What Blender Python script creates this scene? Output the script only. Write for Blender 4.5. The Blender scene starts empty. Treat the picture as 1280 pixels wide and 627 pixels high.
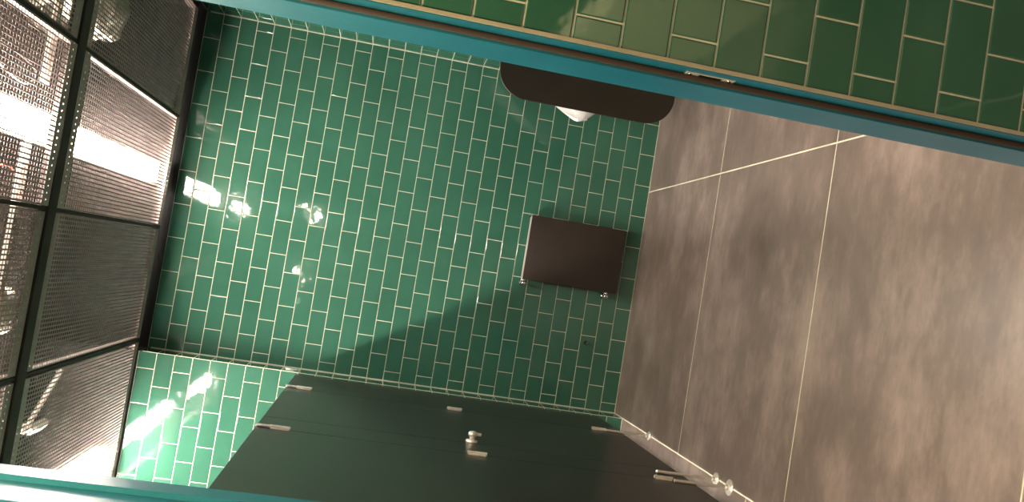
import bpy, bmesh, math, random
from mathutils import Vector, Matrix
C = bpy.context.scene.collection
R = random.Random(7)
PI = math.pi

# ------------------------------------------------------------------ materials
def mat(name, col, rough=.5, metal=0, spec=.5, coat=0, emit=None, estr=0):
    m = bpy.data.materials.new(name); m.use_nodes = True
    b = m.node_tree.nodes['Principled BSDF']
    b.inputs['Base Color'].default_value = (*col, 1)
    b.inputs['Roughness'].default_value = rough
    b.inputs['Metallic'].default_value = metal
    b.inputs['Specular IOR Level'].default_value = spec
    b.inputs['Coat Weight'].default_value = coat
    b.inputs['Coat Roughness'].default_value = .03
    if emit:
        b.inputs['Emission Color'].default_value = (*emit, 1)
        b.inputs['Emission Strength'].default_value = estr
    return m

def noise_col(m, c1, c2, scale, stretch=(1, 1, 1), detail=6, lo=.35, hi=.65, rough=None, bump=0, bscale=None, rot=(0, 0, 0)):
    nt = m.node_tree; N = nt.nodes; L = nt.links; b = N['Principled BSDF']
    tc = N.new('ShaderNodeTexCoord'); mp = N.new('ShaderNodeMapping')
    mp.inputs['Scale'].default_value = stretch; mp.inputs['Rotation'].default_value = rot
    L.new(tc.outputs['Object'], mp.inputs['Vector'])
    no = N.new('ShaderNodeTexNoise'); no.inputs['Scale'].default_value = scale
    no.inputs['Detail'].default_value = detail; no.inputs['Roughness'].default_value = .62
    L.new(mp.outputs[0], no.inputs['Vector'])
    cr = N.new('ShaderNodeValToRGB')
    cr.color_ramp.elements[0].position = lo; cr.color_ramp.elements[0].color = (*c1, 1)
    cr.color_ramp.elements[1].position = hi; cr.color_ramp.elements[1].color = (*c2, 1)
    L.new(no.outputs['Fac'], cr.inputs['Fac']); L.new(cr.outputs[0], b.inputs['Base Color'])
    if rough:
        mr = N.new('ShaderNodeMapRange'); mr.inputs['To Min'].default_value = rough[0]; mr.inputs['To Max'].default_value = rough[1]
        mr.inputs['From Min'].default_value = .3; mr.inputs['From Max'].default_value = .7
        L.new(no.outputs['Fac'], mr.inputs['Value']); L.new(mr.outputs[0], b.inputs['Roughness'])
    if bump:
        n2 = N.new('ShaderNodeTexNoise'); n2.inputs['Scale'].default_value = bscale or scale
        L.new(tc.outputs['Object'], n2.inputs['Vector'])
        bp = N.new('ShaderNodeBump'); bp.inputs['Strength'].default_value = bump; bp.inputs['Distance'].default_value = .01
        L.new(n2.outputs['Fac'], bp.inputs['Height']); L.new(bp.outputs[0], b.inputs['Normal'])
    return m

GLAZE = noise_col(mat('green_glaze', (.02, .16, .09), .05, spec=.5), (.030, .106, .068), (.040, .132, .087), 1.7,
                  bump=.07, bscale=11)
GROUT = noise_col(mat('cream_grout', (.5, .45, .33), .8), (.46, .44, .33), (.62, .58, .46), 9)
SEALANT = noise_col(mat('beige_sealant', (.5, .38, .22), .6), (.34, .29, .21), (.42, .36, .27), 6)
TEAL = noise_col(mat('teal_paint', (.01, .14, .19), .3, spec=.5), (.007, .100, .145), (.012, .122, .170), 5, bump=.03, bscale=60)
GASKET = mat('brown_rubber', (.035, .018, .012), .7)
LAMINATE = noise_col(mat('black_laminate', (.02, .02, .018), .28, spec=.5), (.012, .011, .010), (.020, .018, .016), 4, bump=.02, bscale=300)
BROWNLAM = noise_col(mat('brown_laminate', (.03, .018, .012), .4, spec=.35), (.020, .0145, .011), (.027, .020, .015), 4)
EDGE = mat('laminate_core', (.045, .025, .016), .5)
BRONZE = noise_col(mat('brown_enamel', (.035, .02, .014), .38, spec=.4), (.026, .0185, .014), (.033, .0235, .018), 6)
GRILLE = mat('lit_grille', (.55, .52, .47), .4, .2)  # far paler than the brown body: lit top edge put into the colour
CHROME = mat('chrome', (.85, .82, .78), .12, 1)
SATIN = noise_col(mat('satin_steel', (.75, .68, .6), .3, .65), (.74, .66, .60), (.84, .78, .70), 30)
CERAMIC = mat('white_ceramic', (.85, .85, .83), .12, spec=.6, coat=.4)
MESHM = noise_col(mat('galvanised_mesh', (.40, .34, .33), .5, 0), (.29, .215, .20), (.38, .29, .27), 12)
BEAM = noise_col(mat('dark_ceiling_bar', (.03, .025, .025), .75, spec=.25), (.040, .029, .027), (.062, .047, .043), 6)
BLACK = noise_col(mat('black_wall_paint', (.006, .006, .006), .6), (.004, .004, .004), (.010, .009, .009), 3)
SLAB = noise_col(mat('plenum_concrete', (.10, .09, .088), .85), (.04, .033, .031), (.08, .068, .064), 3)
FOIL = noise_col(mat('duct_foil', (.6, .56, .5), .3, .85), (.28, .25, .22), (.48, .44, .38), 9, bump=.5, bscale=35)
TUBE = mat('lamp_diffuser', (.9, .9, .9), .4, emit=(1, .90, .80), estr=112)
TUBE2 = mat('lamp_diffuser_cubicle', (.9, .9, .9), .4, emit=(1, .90, .80), estr=250)
SPOT = mat('spot_lens', (.9, .9, .9), .4, emit=(1, .86, .68), estr=620)
WHITEM = mat('white_metal', (.6, .58, .55), .4)
DOORM = noise_col(mat('door_paint', (.01, .14, .19), .25), (.010, .15, .20), (.016, .18, .235), 4, bump=.02, bscale=50)
HALL = noise_col(mat('hall_plaster', (.30, .24, .17), .8), (.035, .028, .02), (.05, .042, .03), 2)
CABLE = mat('red_cable', (.5, .06, .03), .5)
WCABLE = mat('grey_cable', (.2, .18, .17), .5)
STOP = mat('dark_rubber', (.01, .01, .01), .25)

FLOOR = mat('floor_tile', (.15, .12, .09), .45, spec=.4)
def floor_nodes(m):
    nt = m.node_tree; N = nt.nodes; L = nt.links; b = N['Principled BSDF']
    tc = N.new('ShaderNodeTexCoord')
    def nz(scale, st, det, seed):
        mp = N.new('ShaderNodeMapping'); mp.inputs['Scale'].default_value = st; mp.inputs['Location'].default_value = (seed, seed * .7, .37 + seed * .11)
        L.new(tc.outputs['Object'], mp.inputs['Vector'])
        n = N.new('ShaderNodeTexNoise'); n.inputs['Scale'].default_value = scale; n.inputs['Detail'].default_value = det; n.normalize = True
        n.inputs['Roughness'].default_value = .65; n.inputs['Distortion'].default_value = 0
        L.new(mp.outputs[0], n.inputs['Vector']); return n.outputs['Fac']
    a = nz(1.6, (.8, 1.3, 1), 6, 3); c = nz(5.5, (.9, 1.5, 1), 9, 9); d = nz(20, (.5, 2.2, 1), 6, 1)
    def mul(x, k):
        q = N.new('ShaderNodeMath'); q.operation = 'MULTIPLY'; q.inputs[1].default_value = k; L.new(x, q.inputs[0]); return q.outputs[0]
    def add(x, y):
        q = N.new('ShaderNodeMath'); q.operation = 'ADD'; L.new(x, q.inputs[0]); L.new(y, q.inputs[1]); return q.outputs[0]
    s = add(add(mul(a, .50), mul(c, .38)), mul(d, .12))
    cr = N.new('ShaderNodeValToRGB'); e = cr.color_ramp.elements
    e[0].position = .34; e[0].color = (.095, .071, .060, 1)
    e[1].position = .64; e[1].color = (.262, .202, .178, 1)
    e[0].position = .34
    k = e.new(.48); k.color = (.142, .108, .093, 1)
    L.new(s, cr.inputs['Fac']); L.new(cr.outputs[0], b.inputs['Base Color'])
    mr = N.new('ShaderNodeMapRange'); mr.inputs['From Min'].default_value = .35; mr.inputs['From Max'].default_value = .65
    mr.inputs['To Min'].default_value = .26; mr.inputs['To Max'].default_value = .40
    b.inputs['Roughness'].default_value = .33
floor_nodes(FLOOR)

# ------------------------------------------------------------------ helpers
def obj(name, bm, mats, parent=None, smooth=False):
    me = bpy.data.meshes.new(name); bm.normal_update(); bm.to_mesh(me); bm.free()
    for m in (mats if isinstance(mats, (list, tuple)) else [mats]): me.materials.append(m)
    if smooth:
        for p in me.polygons: p.use_smooth = True
        try: me.set_sharp_from_angle(angle=math.radians(40))
        except Exception: pass
    o = bpy.data.objects.new(name, me); C.objects.link(o)
    if parent: o.parent = parent
    return o

def tag(o, label, cat, group=None):
    o['label'] = label; o['category'] = cat
    if group: o['group'] = group
    return o

def struct(o):
    o['kind'] = 'structure'; return o

def thing(name, label, cat, loc=(0, 0, 0), group=None):
    o = bpy.data.objects.new(name, None); C.objects.link(o); o.location = loc; o.empty_display_size = .1
    return tag(o, label, cat, group)

def copy_tree(o, parent=None):
    c = o.copy(); C.objects.link(c); c.parent = parent
    for ch in list(o.children): copy_tree(ch, c)
    return c

def box(bm, a, b, bevel=0, mi=0):
    x0, y0, z0 = [min(p, q) for p, q in zip(a, b)]; x1, y1, z1 = [max(p, q) for p, q in zip(a, b)]
    vs = [bm.verts.new(v) for v in ((x0, y0, z0), (x1, y0, z0), (x1, y1, z0), (x0, y1, z0), (x0, y0, z1), (x1, y0, z1), (x1, y1, z1), (x0, y1, z1))]
    fs = [bm.faces.new([vs[i] for i in f]) for f in ((3, 2, 1, 0), (4, 5, 6, 7), (0, 1, 5, 4), (1, 2, 6, 5), (2, 3, 7, 6), (3, 0, 4, 7))]
    for f in fs: f.material_index = mi
    if bevel:
        es = list({e for f in fs for e in f.edges})
        r = bmesh.ops.bevel(bm, geom=es, offset=bevel, segments=2, affect='EDGES', profile=.6)
        for f in r['faces']: f.material_index = mi
    return bm

def BX(a, b, bevel=0): return box(bmesh.new(), a, b, bevel)

def cyl(bm, p, q, r, n=20, r2=None, cap=True):
    p = Vector(p); q = Vector(q); d = (q - p).normalized(); u = d.orthogonal().normalized(); w = d.cross(u)
    r2 = r if r2 is None else r2
    A = [bm.verts.new(p + (u * math.cos(t) + w * math.sin(t)) * r) for t in [2 * PI * i / n for i in range(n)]]
    B = [bm.verts.new(q + (u * math.cos(t) + w * math.sin(t)) * r2) for t in [2 * PI * i / n for i in range(n)]]
    for i in range(n): bm.faces.new((A[i], A[(i + 1) % n], B[(i + 1) % n], B[i]))
    if cap: bm.faces.new(A[::-1]); bm.faces.new(B)
    return bm

def lathe(bm, p, d, prof, n=24):
    """profile of (distance along d, radius)"""
    p = Vector(p); d = Vector(d).normalized(); u = d.orthogonal().normalized(); w = d.cross(u); prev = None
    for (h, r) in prof:
        ring = [bm.verts.new(p + d * h + (u * math.cos(t) + w * math.sin(t)) * max(r, .0004)) for t in [2 * PI * i / n for i in range(n)]]
        if prev:
            for i in range(n): bm.faces.new((prev[i], prev[(i + 1) % n], ring[(i + 1) % n], ring[i]))
        else: bm.faces.new(ring[::-1])
        prev = ring
    bm.faces.new(prev)
    return bm

def sweep(bm, pts, rad, n=12):
    pts = [Vector(p) for p in pts]; prev = None; u = None
    for i, p in enumerate(pts):
        d = (pts[min(i + 1, len(pts) - 1)] - pts[max(i - 1, 0)]).normalized()
        u = (d.orthogonal() if u is None else (u - d * u.dot(d))).normalized(); w = d.cross(u)
        r = rad(i) if callable(rad) else rad
        ring = [bm.verts.new(p + (u * math.cos(t) + w * math.sin(t)) * r) for t in [2 * PI * k / n for k in range(n)]]
        if prev:
            for k in range(n): bm.faces.new((prev[k], prev[(k + 1) % n], ring[(k + 1) % n], ring[k]))
        else: bm.faces.new(ring[::-1])
        prev = ring
    bm.faces.new(prev); return bm

def prism(bm, prof, axis, a, b):
    """closed 2D outline extruded along axis from a to b"""
    def P(u, v, t):
        return {'x': (t, u, v), 'y': (u, t, v), 'z': (u, v, t)}[axis]
    A = [bm.verts.new(P(u, v, a)) for u, v in prof]; B = [bm.verts.new(P(u, v, b)) for u, v in prof]
    n = len(prof)
    for i in range(n): bm.faces.new((A[i], A[(i + 1) % n], B[(i + 1) % n], B[i]))
    bm.faces.new(A[::-1]); bm.faces.new(B)
    bmesh.ops.recalc_face_normals(bm, faces=bm.faces[:]); return bm

# ------------------------------------------------------------------ tiled walls
PT, TL, G = .103, .2095, .0042     # course height, tile pitch, grout width
def tile_wall(name, org, u, n, length, zc0, zc1, odd, even, thick=.012, zofs=0., zlo=0., zhi=9., tilt=.00022, back=.10, depthdir=None):
    """brick bond of glazed tiles on a vertical plane; u runs from a reference corner, n faces the room.
    odd/even: distance of the first joint from the corner in odd/even courses; course k has its top at zofs - k*PT"""
    bm = bmesh.new(); org = Vector(org); u = Vector(u); n = Vector(n); z = Vector((0, 0, 1))
    def P(a, h, d): return org + u * a + z * h + n * d
    def quad(vs, mi):
        f = bm.faces.new([bm.verts.new(v) for v in vs]); f.material_index = mi; return f
    for k in range(zc0, zc1):
        top = zofs - k * PT; bot = top - PT
        t, b = min(top, zhi), max(bot, zlo)
        if t - b < .012: continue
        a = (even if k % 2 == 0 else odd)
        while a > 0: a -= TL
        while a < length:
            x0, x1 = max(a, 0), min(a + TL, length); a += TL
            if x1 - x0 < .012: continue
            g = G / 2; bw = .0030
            r = [(x0 + g, b + g), (x1 - g, b + g), (x1 - g, t - g), (x0 + g, t - g)]
            tx, tz = R.gauss(0, tilt), R.gauss(0, tilt)
            def ring(ins, h):
                out = []
                for i, (p, q) in enumerate(r):
                    sp = 1 if i in (0, 3) else -1; sq = 1 if i in (0, 1) else -1
                    dd = h + (tx * (-sp) + tz * (-sq) if h > -.002 else 0)
                    out.append(bm.verts.new(P(p + sp * ins, q + sq * ins, dd)))
                return out
            rs = [ring(0, -.005), ring(.0003, -.0012), ring(.0013, -.0003), ring(bw, 0)]
            flip = u.cross(z).dot(n) < 0
            for A, B in zip(rs[:-1], rs[1:]):
                for i in range(4):
                    vs = (A[i], A[(i + 1) % 4], B[(i + 1) % 4], B[i])
                    bm.faces.new(vs[::-1] if flip else vs)
            bm.faces.new(rs[-1][::-1] if flip else rs[-1])
    ztop = min(zofs - zc0 * PT, zhi); zbot = max(zofs - zc1 * PT, zlo)
    # grout bed and wall body behind it
    a0 = [P(.003, zbot, -.0019), P(length - .003, zbot, -.0019), P(length - .003, ztop, -.0019), P(.003, ztop, -.0019)]
    a1 = [v - n * back for v in a0]
    V = [bm.verts.new(v) for v in a0]; W = [bm.verts.new(v) for v in a1]
    fs = [bm.faces.new(V), bm.faces.new(W[::-1])]
    for i in range(4): fs.append(bm.faces.new((V[i], W[i], W[(i + 1) % 4], V[(i + 1) % 4])))
    bmesh.ops.recalc_face_normals(bm, faces=fs)
    for f in fs: f.material_index = 1
    o = obj(name, bm, [GLAZE, GROUT])
    for p in o.data.polygons: p.use_smooth = False
    return o

XR, XL, YB = 1.356, -.755, -.185      # right wall, corner of the boxed-out wall, its front
YN, YI = -3.796, -3.600               # outer and inner face of the door wall
XD0, XD1 = -.566, .486                # door opening
ZT = 27 * PT
struct(tile_wall('wall_back', (XR, 0, 0), (-1, 0, 0), (0, -1, 0), XR - XL + .0, -2, 27, .062, .165, zofs=ZT))
struct(tile_wall('wall_boxing_front', (XL, YB, 0), (-1, 0, 0), (0, -1, 0), 1.245, -2, 27, .200, .100, zofs=ZT, back=.12))
struct(tile_wall('wall_boxing_side', (XL, YB, 0), (0, 1, 0), (1, 0, 0), -YB, -2, 27, .30, .30, zofs=ZT, back=.05))
struct(tile_wall('wall_right', (XR, 0, 0), (0, -1, 0), (-1, 0, 0), 3.6, -2, 27, .10, .17, zofs=ZT))
struct(tile_wall('wall_left', (-2.0, YB, 0), (0, -1, 0), (1, 0, 0), 3.6 + YB, -2, 27, .10, .2, zofs=ZT))
ZN = 1.6851
struct(tile_wall('wall_door_right', (XD1, YN, 0), (1, 0, 0), (0, -1, 0), 2.2, -13, 17, .058, .163, zofs=ZN + 0, back=.10, tilt=.00012, zhi=3.0))
struct(tile_wall('wall_door_left', (XD0 - .012, YN, 0), (-1, 0, 0), (0, -1, 0), 2.2, -13, 17, .058, .163, zofs=ZN, back=.10, tilt=.00012, zhi=3.0))
# plastered inner side of the door wall, and the wall above the tiles (black) up to the slab
zt = ZT + 2 * PT
struct(obj('wall_door_inner', box(box(bmesh.new(), (XD1 + .002, YN + .102, 0), (XR + .1, YI, 3.6)), (-2.1, YN + .102, 0), (XD0 - .014, YI, 3.6)), BLACK))
for nm, a, b in (('wall_back_upper', (-2.1, .005, zt), (XR + .1, .1, 3.6)), ('wall_right_upper', (XR + .004, -3.6, zt), (XR + .1, .004, 3.6)),
                 ('wall_left_upper', (-2.1, -3.6, zt), (-2.004, .004, 3.6)), ('wall_boxing_upper', (-2.003, YB + .004, zt), (XL - .004, .004, 3.6))):
    struct(obj(nm, BX(a, b), BLACK))
struct(obj('wall_door_upper', BX((XD0 - .012, YN + .01, 2.62), (XD1, YI, 3.6)), BLACK))

# corner beads of pale grout
def bead(name, a, b, m=GROUT): return struct(obj(name, BX(a, b, .0008), m))
bead('trim_1', (XR - .005, -.005, 0), (XR + .001, .001, zt - .02))
bead('trim_2', (XL - .001, -.005, 0), (XL + .005, .001, zt - .02))
bead('trim_3', (XL - .003, YB - .0006, 0), (XL + .0008, YB + .003, zt - .02))
bead('trim_4', (XL, -.004, -.0005), (XR, .001, .0025))
bead('trim_5', (-2.0, YB - .004, -.0005), (XL, YB, .0025))
bead('trim_6', (XL, YB - .004, -.0005), (XL + .004, 0, .0025))
# sealant between the door frame and the tiles
struct(obj('trim_7', BX((XD1 - .001, YN - .003, 0), (XD1 + .008, YN + .004, 2.66), .001), SEALANT))
struct(obj('trim_8', BX((XD0 - .020, YN - .003, 0), (XD0 - .011, YN + .004, 2.66), .001), SEALANT))

# ------------------------------------------------------------------ floor
bm = bmesh.new()
g = .0034
def slab(x0, x1, y0, y1): box(bm, (x0 + g, y0 + g, -.02), (x1 - g, y1 - g, 0), 0, 0)
ys = [0, -1.214, -2.373, -3.545, -4.72, -5.9, -7.08, -8.26, -9.5]
for x0, x1 in ((XL, .737), (.737, 2.2), (2.2, 2.9)):
    for a, b in zip(ys[1:], ys[:-1]): slab(x0, x1, a, b)
ys2 = [0, -2.05, -3.3, -4.5, -5.9, -7.1, -8.3, -9.5]
for x0, x1 in ((-2.2, XL), (-2.9, -2.2)):
    for a, b in zip(ys2[1:], ys2[:-1]): slab(x0, x1, a, b)
box(bm, (-2.9, -9.5, -.06), (2.9, 0.0, -.0006), 0, 1)
struct(obj('floor', bm, [FLOOR, GROUT]))

# ------------------------------------------------------------------ ceiling slab, hall shell
struct(obj('ceiling', BX((-2.1, -3.6, 3.6), (XR + .1, .1, 3.7)), SLAB))
struct(obj('ceiling_hall', BX((-2.9, -9.5, 3.0), (2.9, YN - .002, 3.1)), HALL))
struct(obj('wall_hall_right', BX((2.69, -9.5, 0), (2.79, YN - .002, 3.0)), HALL))
struct(obj('wall_hall_left', BX((-2.79, -9.5, 0), (-2.75, YN - .002, 3.0)), HALL))
struct(obj('wall_hall_back', BX((-2.79, -9.5, 0), (2.79, -9.4, 3.0)), HALL))

# ------------------------------------------------------------------ door frame (teal) with rebate and gasket, and the open leaf
fr = struct(bpy.data.objects.new('door_1', None)); C.objects.link(fr)
def face(x, s, name):
    # front plate slightly proud of the tiles, rebate, stop
    def X(a): return x + s * a
    pr = [(X(-.0005), YN - .001), (X(.003), YN - .001), (X(.003), -3.742), (X(.020), -3.742), (X(.020), YI - .010), (X(-.0005), YI - .010)]
    return obj(name, prism(bmesh.new(), pr, 'z', 0, 2.62), TEAL, fr)
face(XD1, -1, 'door_jamb')
obj('door_jamb', prism(bmesh.new(), [(XD0 - .0005, YN - .001), (XD0 + .008, YN - .001), (XD0 + .008, -3.676), (XD0 + .020, -3.676), (XD0 + .020, YI - .010), (XD0 - .0005, YI - .010)], 'z', 0, 2.62), TEAL, fr)
obj('door_head', BX((XD0, YN, 2.60), (XD1, YI - .01, 2.64)), TEAL, fr)
for x, s in ((XD1 - .003, -1),):
    g_ = bmesh.new(); cyl(g_, (x + s * .006, -3.749, .0), (x + s * .006, -3.749, 2.59), .0072, 10)
    obj('door_gasket', g_, GASKET, fr, True)
sp = BX((XD1 - .0045, -3.772, 1.005), (XD1 - .0028, -3.748, 1.115), .0005)
sp = obj('strike_plate', sp, SATIN, fr); sp['label'] = 'bright metal strike plate'
obj('latch_hole', BX((XD1 - .0052, -3.766, 1.035), (XD1 - .0042, -3.752, 1.085)), STOP, sp)
s2 = bmesh.new()
for zz in (1.016, 1.104): lathe(s2, (XD1 - .0044, -3.760, zz), (-1, 0, 0), [(0, .0045), (.001, .0042), (.0018, .002)], 14)
obj('screw', s2, CHROME, sp)
# leaf swung fully open against the hall side
lf = thing('door_leaf', 'teal door leaf swung open at the bottom left edge of the photo', 'door', (XD0 - .012, YN - .006, 0))
obj('leaf_panel', BX((-.036, -.93, .01), (.006, -.006, 2.585), .002), DOORM, lf)
for zz in (.25, 1.3, 2.35):
    h = bmesh.new(); cyl(h, (.009, -.001, zz - .05), (.009, -.001, zz + .05), .0055, 12); obj('hinge', h, SATIN, lf, True)
hd = bmesh.new(); cyl(hd, (.006, -.87, 1.05), (.055, -.87, 1.05), .009); cyl(hd, (.052, -.875, 1.05), (.052, -.75, 1.05), .009)
obj('door_handle', hd, SATIN, lf, True)

# ------------------------------------------------------------------ toilet cubicle
PX = -.765; TH = .013; ZB, ZP = .158, 2.072
cub = thing('toilet_cubicle', 'black laminate cubicle wall with two doors on thin steel legs, bottom of the photo', 'toilet cubicle', (PX, YB, 0))
def rel(o_, loc): return o_
def cpanel(name, y0, y1, parent=cub, m=LAMINATE):
    return obj(name, BX((-TH, y0 - YB, ZB), (0, y1 - YB, ZP), .0012), m, parent)
cpanel('partition_panel', YB - .004, -.722)
d1 = cpanel('cubicle_door', -.726, -1.612)
cpanel('partition_panel', -1.616, -1.848)
d2 = cpanel('cubicle_door', -1.852, -2.835)
def hinge(y, z, door, top=False):
    bm = bmesh.new(); yy = y - YB
    box(bm, (0, yy - .012, z - .038), (.005, yy + .004, z + .038), .001)
    cyl(bm, (.009, yy, z - .042), (.009, yy, z + .042), .0075, 16)
    h = obj('hinge', bm, SATIN, door, True)
    if top:
        b2 = bmesh.new(); cyl(b2, (.007, yy + .004, z + .043), (.007, yy + .004, ZP + .002), .0065, 14)
        obj('hinge_pin', b2, SATIN, door, True)
for y, d in ((-.727, d1), (-1.856, d2)):
    for z, t in ((1.975, True), (1.143, False), (.302, False)): hinge(y, z, d, t)
def leg(y, ztop, foot=.030, knob=True):
    yy = y - YB; bm = bmesh.new()
    cyl(bm, (.008, yy, .012), (.008, yy, ztop), .0068, 16)
    if knob: lathe(bm, (.008, yy, ztop), (0, 0, 1), [(0, .0085), (.006, .0095), (.010, .006), (.012, .002)], 16)
    l = obj('leg', bm, SATIN, cub, True)
    b2 = bmesh.new(); lathe(b2, (.008, yy, 0), (0, 0, 1), [(0, foot), (.0055, foot), (.0075, foot - .002), (.0085, .012), (.022, .011), (.024, .0075)], 32)
    obj('foot', b2, SATIN, l, True)
leg(-.742, .262, .026, False); leg(-1.733, .285, .030); leg(-1.885, .262, .036, False)
leg(-2.80, .285, .03)
# turn lock of the first door: round rose, thumb turn and pin
def lock(y, z, door):
    yy = y - YB; bm = bmesh.new()
    lathe(bm, (0, yy, z), (1, 0, 0), [(0, .028), (.004, .028), (.007, .026), (.008, .020), (.010, .012), (.020, .012), (.023, .017), (.030, .021), (.038, .021), (.045, .016), (.048, .006)], 28)
    lk = obj('lock', bm, SATIN, door, True)
    obj('thumb_turn', BX((.028, yy - .005, z - .040), (.042, yy + .005, z - .016), .003), SATIN, lk, True)
lock(-1.565, 1.135, d1); lock(-2.775, 1.135, d2)
obj('divider_panel', BX((-1.23, -1.735 - YB, ZB), (-TH - .001, -1.722 - YB, ZP)), LAMINATE, cub)
obj('end_panel', BX((-1.23, -2.835 - YB, ZB), (-TH - .001, -2.822 - YB, ZP)), LAMINATE, cub)

# ------------------------------------------------------------------ urinal and its screen on the right wall
def rounded(x0, x1, z0, z1, r, n=14):
    """outline with the two corners at x0 rounded"""
    pts = [(x1, z0), (x1, z1)]
    for i in range(n + 1):
        t = PI / 2 + PI / 2 * i / n; pts.append((x0 + r + r * math.cos(t), z1 - r + r * math.sin(t)))
    for i in range(n + 1):
        t = PI + PI / 2 * i / n; pts.append((x0 + r + r * math.cos(t), z0 + r + r * math.sin(t)))
    return pts
PY = -1.1
scr = thing('urinal_screen', 'dark brown rounded privacy screen beside the teal door frame, in front of the urinal', 'privacy screen', (XR, PY, 0))
bm = prism(bmesh.new(), rounded(-.408, -.003, .275, 1.238, .155), 'y', 0, .013)
es = [e for e in bm.edges if abs(e.verts[0].co.y - e.verts[1].co.y) < 1e-6]
bmesh.ops.bevel(bm, geom=es, offset=.0012, segments=1, affect='EDGES')
obj('screen_panel', bm, BROWNLAM, scr)
for zz in (.45, 1.07):
    obj('wall_bracket', BX((-.045, -.008, zz - .02), (0, .021, zz + .02), .002), SATIN, scr)

UY = -.50
ur = thing('urinal', 'white ceramic wall urinal peeking out behind the brown screen', 'urinal', (XR, UY, 0))
bm = bmesh.new()
NA, D, W = 36, .345, .178
def fD(z):    # outer depth factor over height
    pts = [(.40, .18), (.44, .42), (.50, .66), (.56, .80), (.60, .91), (.64, .98), (.68, 1.0), (.80, .97), (1.12, .93)]
    for (a, b), (c, d) in zip(pts[:-1], pts[1:]):
        if z <= c: return b + (d - b) * max(0, z - a) / (c - a)
    return pts[-1][1]
def rim(a): return .655 + .455 * (1 - math.cos(a)) ** .95 if abs(a) < PI / 2 else 1.11
rings = []
levels = 24
for li in range(levels + 1):
    ring = []
    for i in range(NA + 1):
        a = -PI / 2 + PI * i / NA; zr = rim(a); z = .40 + (zr - .40) * (li / levels)
        s = fD(z); ring.append(bm.verts.new((-D * s * math.cos(a) - .001, W * (s ** .6) * math.sin(a), z)))
    rings.append(ring)
for li in range(6):      # rolled rim and bowl going down inside
    ring = []
    f = [(.006, .008), (.018, .010), (.030, .002), (.045, -.05), (.065, -.5), (.11, -1)][li]
    for i in range(NA + 1):
        a = -PI / 2 + PI * i / NA; zr = rim(a)
        z = zr + f[1] if f[1] > -.1 else (.56 + (zr - .56) * (.45 if f[1] > -.9 else .0))
        ring.append(bm.verts.new((-(D - f[0]) * math.cos(a) - .028 * (li > 1), (W - f[0]) * math.sin(a), z)))
    rings.append(ring)
for A, B in zip(rings[:-1], rings[1:]):
    for i in range(NA): bm.faces.new((A[i], A[i + 1], B[i + 1], B[i]))
bm.faces.new(rings[0][::-1]); bm.faces.new(rings[-1])
bmesh.ops.recalc_face_normals(bm, faces=bm.faces[:])
obj('urinal_bowl', bm, CERAMIC, ur, True)
obj('back_plate', BX((-.030, -.17, .55), (-.0005, .17, 1.12), .008), CERAMIC, ur, True)
bm = bmesh.new(); lathe(bm, (-.10, 0, .562), (0, 0, 1), [(0, .03), (.004, .03), (.006, .026)], 20); obj('drain_cover', bm, CHROME, ur, True)
bm = bmesh.new(); cyl(bm, (-.035, 0, 1.10), (-.035, 0, 1.20), .012); cyl(bm, (-.035, 0, 1.19), (0, 0, 1.19), .012); obj('flush_pipe', bm, CHROME, ur, True)

# ------------------------------------------------------------------ radiator on the back wall
rx0, rx1, rz0, rz1 = .026, .447, .140, .772
rad = thing('radiator', 'flat dark brown panel radiator hung low on the back wall', 'radiator', (0, 0, 0))
bm = bmesh.new()
box(bm, (rx0, -.092, rz0), (rx1, -.080, rz1), .003)
obj('front_panel', bm, BRONZE, rad, True)
obj('rear_panel', BX((rx0 + .008, -.040, rz0 + .015), (rx1 - .008, -.030, rz1 - .012), .002), BRONZE, rad)
for a, b in ((rx0, rx0 + .002), (rx1 - .002, rx1)): obj('side_cover', BX((a + .001, -.080, rz0 + .008), (b - .001, -.030, rz1 - .006)), BRONZE, rad)
bm = bmesh.new()
box(bm, (rx0 + .002, -.084, rz1 - .006), (rx1 - .002, -.079, rz1 + .0015)); box(bm, (rx0 + .002, -.036, rz1 - .006), (rx1 - .002, -.030, rz1 + .0015))
x = rx0 + .004
while x < rx1 - .004:
    box(bm, (x, -.080, rz1 - .006), (x + .003, -.035, rz1 + .0015)); x += .0085
g1 = obj('top_grille', bm, GRILLE, rad); g1['label'] = 'slotted top grille, coloured pale for its lit edge'
bm = bmesh.new(); x = rx0 + .012
while x < rx1 - .01:
    box(bm, (x, -.079, rz0 + .03), (x + .0012, -.041, rz1 - .03)); x += .0125
obj('convector_fins', bm, BRONZE, rad)
def valve(x, z, side):
    bm = bmesh.new()
    lathe(bm, (x + .024, -.062, z), (-1, 0, 0), [(0, .010), (.004, .010), (.004, .014), (.014, .014), (.014, .010), (.020, .010)], 6)
    v = obj('valve', bm, CHROME, rad)
    b2 = bmesh.new(); lathe(b2, (x - .002, -.080, z - .004), (0, 1, 0), [(0, .006), (.003, .013), (.008, .016), (.028, .016), (.036, .012), (.040, .008), (.078, .008)], 20)
    b2.faces.ensure_lookup_table()
    obj('valve_body', b2, CHROME, v, True)
    b3 = bmesh.new(); lathe(b3, (x - .002, -.010, z - .004), (0, 1, 0), [(0, .009), (.004, .020), (.0095, .022)], 20); obj('wall_rose', b3, CHROME, v, True)
valve(.006, .762, 1); valve(.004, .205, 1)
bm = bmesh.new(); lathe(bm, (rx1 - .010, -.060, rz1 - .002), (0, 0, 1), [(0, .008), (.008, .008), (.008, .006), (.018, .005)], 12); obj('vent_plug', bm, CHROME, rad, True)
bm = bmesh.new()
for xx in (.11, .36): box(bm, (xx, -.032, .2), (xx + .03, -.0005, .7))
obj('hanging_bracket', bm, BRONZE, rad)

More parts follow.
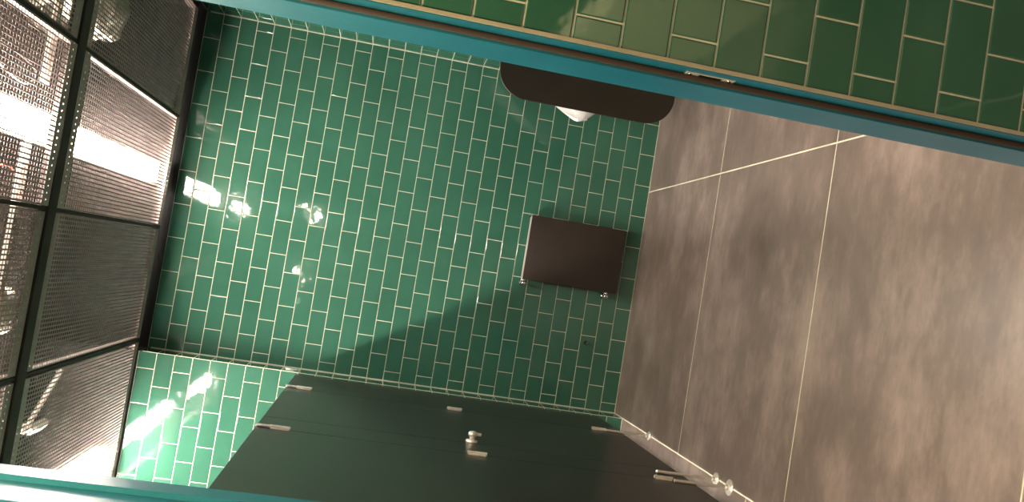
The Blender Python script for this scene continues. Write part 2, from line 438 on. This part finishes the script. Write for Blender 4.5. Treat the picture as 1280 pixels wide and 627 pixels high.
# small black door stop
st = thing('door_stop', 'small black knob on the green back wall, below the radiator in the photo', 'door stop', (-.3215, 0, .270))
bm = bmesh.new(); lathe(bm, (0, -.0008, 0), (0, -1, 0), [(0, .012), (.004, .012), (.004, .010), (.020, .010), (.028, .0085), (.031, .004)], 20)
obj('stop_base', bm, STOP, st, True)
bm = bmesh.new(); lathe(bm, (0, -.0318, 0), (0, -1, 0), [(0, .0055), (.002, .005), (.003, .002)], 12); obj('stop_screw', bm, CHROME, st, True)

# ------------------------------------------------------------------ ceiling of galvanised mesh cassettes
ZC = 3.0
def cassette(Lx, Ly):
    """open mesh tray: mesh, a strip with larger holes at both ends, folded sides. Origin at its low-x, near-wall corner, running to -y"""
    root = bpy.data.objects.new('ceiling_panel', None); C.objects.link(root)
    bm = bmesh.new(); px, bw = .0185, .0062
    e = .07
    n = int((Lx - .008) / px); q = (Lx - .008) / n
    for i in range(n + 1): box(bm, (.004 + i * q - bw / 2, -Ly + e, 0), (.004 + i * q + bw / 2, -e, .0006))
    n = int((Ly - 2 * e) / .025); q = (Ly - 2 * e) / n; bw = .0052
    for i in range(n + 1): box(bm, (.003, -e - i * q - bw / 2, -.0001), (Lx - .003, -e - i * q + bw / 2, .0006))
    obj('mesh', bm, MESHM, root)
    bm = bmesh.new()
    for y0 in (0, -Ly + e):           # end strips: solid metal with one row of square holes
        ya, yb = y0 - e + .030, y0 - e + .037
        box(bm, (.0, y0 - e, -.001), (Lx, ya, .001)); box(bm, (0, yb, -.001), (Lx, y0 - .001, .001))
        m = int(Lx / .027); q = Lx / m
        for i in range(m): box(bm, (i * q, ya, -.001), (i * q + q - .0065, yb, .001))
    obj('end_strip', bm, MESHM, root)
    bm = bmesh.new()
    for x in (0, Lx - .0015): box(bm, (x, -Ly, .0), (x + .0015, 0, .052))
    for y in (-Ly, -.0015): box(bm, (.0015, y, .0), (Lx - .0015, y + .0015, .028))
    obj('side_fold', bm, MESHM, root)
    return root
cols = [(.652, .690, 'next to the right wall'), (-.012, .650, 'under the long ceiling lamp'), (-.700, .674, 'between the lamp and the cubicle'), (-1.994, .0, '')]
p0 = cassette(.650, 1.64)
lab = {(0, 0): 'dark mesh ceiling panel with silver duct showing through, topmost of those beside the tiled wall',
       (0, 1): 'mesh ceiling panel cut by the top left corner of the photo',
       (1, 0): 'brightly lit mesh ceiling panel where the long lamp ends beside the tiled wall',
       (1, 1): 'brightly lit mesh ceiling panel under the long lamp, cut by the left photo edge',
       (2, 0): 'unlit grey mesh ceiling panel beside the tiled wall, between the two lamp glows',
       (2, 1): 'unlit grey mesh ceiling panel at the left photo edge, below the bright lamp',
       (3, 0): 'mesh ceiling panel over the cubicle with bright lamp glare at its lower corner',
       (3, 1): 'mesh ceiling panel over the cubicle, a sliver at the left photo edge',
       (4, 0): 'mesh ceiling panel in the far left corner over the cubicle', }
xs = [.664, -.008, -.682, -1.572, -2.005 - .225]
p3 = cassette(.862, 1.64)
GROUP = 'mesh panels of the ceiling'
for ci, x in enumerate(xs):
    for ri, y in enumerate((-.172, -1.905)):
        if ci == 4: continue
        o = p0 if (ci, ri) == (0, 0) else p3 if (ci, ri) == (3, 0) else copy_tree(p3 if ci == 3 else p0)
        o.location = (x, y, ZC + (.0 if ci != 1 else -.006)); tag(o, lab[(ci, ri)], 'ceiling panel', GROUP)
# dark cross bars and carrying rails between the columns
def rail(a, b, nm): return struct(obj(nm, BX(a, b, .002), BEAM))
rail((-2.0, -1.900, 2.990), (XR, -1.818, 3.045), 'trim_9')
rail((-2.0, -3.599, 2.990), (XR, -3.550, 3.045), 'trim_10')
for i, x in enumerate((.653, -.019, -.696, -1.584)):
    for j, (a, b) in enumerate(((-.172, -1.816), (-1.902, -3.548))):
        rail((x - .008, b, 3.0), (x + .008, a, 3.03), 'trim_%d' % (11 + 2 * i + j))
rail((XL, -.172, 3.0), (XR, -.160, 3.05), 'trim_19')

# lamps above the mesh
def lamp(name, x, y0, y1, z, m, label, w=.060):
    t = thing(name, label, 'ceiling lamp', (x, y0, z), 'linear lamps above the mesh ceiling')
    Ln = y0 - y1
    obj('housing', BX((-w - .008, -Ln, .020), (w + .008, 0, .055), .004), WHITEM, t)
    bm = bmesh.new()
    prof = [(w * math.cos(a), .020 + .034 * math.sin(a)) for a in [PI + PI * i / 12 for i in range(13)]]
    A = [bm.verts.new((u, -.012, v)) for u, v in prof]; B = [bm.verts.new((u, -Ln + .012, v)) for u, v in prof]
    for i in range(12): bm.faces.new((A[i], B[i], B[i + 1], A[i + 1]))
    bm.faces.new(A); bm.faces.new(B[::-1]); bmesh.ops.recalc_face_normals(bm, faces=bm.faces[:])
    obj('diffuser', bm, m, t)
    for yy in (-.011, -Ln): obj('end_cap', BX((-w - .002, yy, -.016), (w + .002, yy + .011, .020), .001), WHITEM, t)
    return t
lamp('linear_lamp', .300, -.180, -1.70, 3.072, TUBE, 'long glowing lamp above the mesh, its end near the back wall')
lamp('linear_lamp', .300, -1.72, -3.30, 3.072, TUBE, 'long glowing lamp above the mesh, nearer the door, running out of view')
lamp('linear_lamp', -1.375, -.30, -1.72, 3.072, TUBE2, 'glowing lamp over the cubicle beside the boxed wall')
lamp('linear_lamp', -1.375, -1.95, -3.30, 3.072, TUBE2, 'glowing lamp over the cubicle, nearer the door')

# ------------------------------------------------------------------ things in the ceiling void
from mathutils import noise as mnoise
def crumple(o, amp, sc):
    for v in o.data.vertices:
        n_ = mnoise.noise_vector(v.co * sc) * amp + mnoise.noise_vector(v.co * sc * 2.7) * amp * .5
        v.co += n_
    return o
def duct(pts, r, label, name='ventilation_duct'):
    P = []
    for a, b in zip(pts[:-1], pts[1:]):
        a = Vector(a); b = Vector(b); n = max(2, int((b - a).length / .012))
        P += [a.lerp(b, i / n) for i in range(n)]
    # smooth the corners
    for _ in range(60): P = [P[0]] + [(P[i - 1] + P[i] * 2 + P[i + 1]) / 4 for i in range(1, len(P) - 1)] + [P[-1]]
    return tag(crumple(obj(name, sweep(bmesh.new(), P, lambda i: r * (1 + .03 * math.cos(i * PI / 1.5) + .03 * math.sin(i * .7)), 40), FOIL, None, True), .028, 9), label, 'duct')
duct([(1.02, -.85, 3.58), (1.02, -.90, 3.32), (.97, -1.15, 3.22), (.98, -3.5, 3.26)], .15, 'crumpled silver foil duct bulging above the mesh near the top left corner of the photo')
duct([(-.35, -3.5, 3.30), (-.33, -2.4, 3.27), (-.50, -1.5, 3.30), (-.55, -.9, 3.56)], .11, 'silver foil duct above the mesh between the long lamp and the cubicle')
def strut(name, a, b, label, w=.041, h=.020):
    """channel rail with a row of holes in its underside, along x or y"""
    a = Vector(a); b = Vector(b); ax = 0 if abs(b.x - a.x) > abs(b.y - a.y) else 1
    ln = abs((b - a)[ax]); lo = min(a[ax], b[ax]); c = a[1 - ax]; z = a.z; bm = bmesh.new()
    def bb(l0, l1, c0, c1, z0, z1):
        box(bm, (l0, c0, z0) if ax == 0 else (c0, l0, z0), (l1, c1, z1) if ax == 0 else (c1, l1, z1))
    bb(lo, lo + ln, c - w / 2, c - .007, z, z + .002); bb(lo, lo + ln, c + .007, c + w / 2, z, z + .002)
    n = int(ln / .045)
    for i in range(n): bb(lo + i * .045, lo + i * .045 + .024, c - .007, c + .007, z, z + .002)
    bb(lo, lo + ln, c - w / 2, c - w / 2 + .002, z + .002, z + h); bb(lo, lo + ln, c + w / 2 - .002, c + w / 2, z + .002, z + h)
    return tag(obj(name, bm, SATIN), label, 'metal rail')
strut('slotted_rail', (-1.95, -1.70, 3.062), (1.33, -1.70, 3.062) if False else (-1.50, -1.70, 3.062), 'slotted steel rail above the mesh over the cubicle')
strut('slotted_rail', (-1.27, -2.02, 3.056), (.22, -2.02, 3.060), 'slotted steel rail above the mesh just past the dark cross bar, below the long lamp')
strut('slotted_rail', (.45, -2.02, 3.034), (1.33, -2.02, 3.034), 'short slotted steel rail above the mesh in the top left corner of the photo')
bm = bmesh.new(); sweep(bm, [(-1.08, -.9, 3.20), (-1.04, -1.2, 3.13), (-.98, -1.5, 3.10), (-.95, -1.8, 3.10), (-1.0, -2.4, 3.14)], .022, 14)
pipe = tag(obj('steel_pipe', bm, SATIN, None, True), 'bright steel pipe with fittings above the mesh over the cubicle', 'pipe')
for p_, q_ in (((-1.01, -1.36, 3.115), (-.992, -1.44, 3.107)), ((-.957, -1.68, 3.10), (-.952, -1.76, 3.10))):
    obj('pipe_coupling', cyl(bmesh.new(), p_, q_, .034, 8), CHROME, pipe, True)
bm = bmesh.new(); sweep(bm, [(-.80, -.85, 3.24), (-.78, -1.1, 3.10), (-.84, -1.3, 3.07), (-1.0, -1.45, 3.09)], .012, 10)
obj('branch_pipe', bm, SATIN, pipe, True)
def cable(pts, r, m, label):
    P = [Vector(p) for p in pts]; Q = []
    for a, b in zip(P[:-1], P[1:]): Q += [a.lerp(b, i / 14) for i in range(14)]
    for _ in range(30): Q = [Q[0]] + [(Q[i - 1] + Q[i] * 2 + Q[i + 1]) / 4 for i in range(1, len(Q) - 1)] + [Q[-1]]
    return tag(obj('cable', sweep(bmesh.new(), Q, r, 8), m, None, True), label, 'cable')
cable([(.62, -1.95, 3.30), (.50, -2.0, 3.07), (.40, -2.15, 3.05), (.46, -2.5, 3.05), (.6, -3.0, 3.2)], .0035, WCABLE, 'pale looping cable above the mesh beside the long lamp')
cable([(.10, -2.0, 3.10), (.12, -2.2, 3.04), (.05, -2.6, 3.04), (.02, -3.4, 3.1)], .0028, CABLE, 'thin red cable above the mesh near the door')
cable([(-.62, -2.1, 3.12), (-.40, -2.15, 3.05), (-.30, -2.4, 3.06), (-.10, -2.7, 3.2)], .004, WCABLE, 'pale cable above the mesh left of the long lamp')

# ------------------------------------------------------------------ hall spot lamps
def spot(x, y, z, label):
    t = thing('ceiling_spotlight', label, 'spotlight', (x, y, z), 'spotlights in the hall behind the viewer')
    bm = bmesh.new(); lathe(bm, (0, 0, 0), (0, 0, -1), [(0, .02), (.01, .02), (.01, .075), (.09, .088), (.10, .088)], 24); obj('spotlight_body', bm, BEAM, t, True)
    bm = bmesh.new(); lathe(bm, (0, 0, -.101), (0, 0, -1), [(0, .078), (.006, .074), (.016, .050), (.02, .01)], 24); obj('spotlight_lens', bm, SPOT, t, True)
HL = mat('hall_lamp_diffuser', (.9, .9, .9), .4, emit=(1, .80, .42), estr=340)
t = thing('round_ceiling_lamp', 'round warm hall lamp under the ceiling just outside the doorway', 'ceiling lamp', (-.25, -4.38, 2.999))
bm = bmesh.new(); lathe(bm, (0, 0, 0), (0, 0, -1), [(0, .13), (.03, .13), (.034, .124)], 32); obj('lamp_base', bm, WHITEM, t, True)
bm = bmesh.new(); lathe(bm, (0, 0, -.035), (0, 0, -1), [(0, .118), (.012, .112), (.022, .09), (.028, .04)], 32); obj('lamp_diffuser', bm, HL, t, True)
spot(.64, -8.4, 2.999, 'right one of two warm spotlights under the hall ceiling')
spot(-.39, -8.4, 2.999, 'left one of two warm spotlights under the hall ceiling')

# pale block and spotlight, added unseen for the sheen on the door-wall tiles
CREAM = noise_col(mat('sheen_block_cream', (.75, .70, .55), .8), (.70, .64, .46), (.78, .72, .54), 3)
struct(obj('hall_sheen_block', BX((1.50, -8.4, 0), (1.72, -5.85, .74), .004), CREAM))
t = thing('ceiling_spotlight', 'added spotlight aimed at the pale block that gives the tiles their sheen', 'spotlight', (.45, -6.7, 2.999))  # added out of view, only to brighten the pale block
bm = bmesh.new(); lathe(bm, (0, 0, 0), (0, 0, -1), [(0, .02), (.03, .02), (.04, .045), (.10, .05)], 24); obj('spotlight_body', bm, BEAM, t, True)
L_ = bpy.data.lights.new('sheen_beam', 'SPOT'); L_.energy = 780; L_.color = (1, .84, .56); L_.spot_size = math.radians(62); L_.spot_blend = .8; L_.shadow_soft_size = .03
o = bpy.data.objects.new('sheen_beam', L_); C.objects.link(o); o.location = (0, 0, -.13); o.parent = t
o.rotation_euler = (Vector((1.5, -7.0, .45)) - Vector((.45, -6.7, 2.87))).to_track_quat('-Z', 'Y').to_euler()

# ------------------------------------------------------------------ camera (fitted to the photograph)
cam = bpy.data.cameras.new('camera'); co = bpy.data.objects.new('camera', cam); C.objects.link(co)
rows = [Vector((0.15988395477827888, -0.15341535651286392, -0.9751414509651859)),
        Vector((-0.9863551431597841, 0.01445086245574929, -0.1639960491491385)),
        Vector((0.03925114732971398, 0.9880561223737829, -0.14901156489677309))]
M = Matrix((rows[0], -rows[1], -rows[2])).transposed().to_4x4()
M.translation = Vector((-0.02145063, -5.47811339, 1.68072955))
co.matrix_world = M
cam.sensor_width = 36; cam.lens = 1059.345445991766 / 1280 * 36
cam.clip_start = .02
bpy.context.scene.camera = co

w = bpy.data.worlds.new('world'); bpy.context.scene.world = w; w.use_nodes = True
w.node_tree.nodes['Background'].inputs[0].default_value = (.01, .01, .01, 1)
vs = bpy.context.scene.view_settings
vs.view_transform = 'Standard'; vs.look = 'None'; vs.gamma = 1; vs.use_curve_mapping = False
vs.exposure = .62
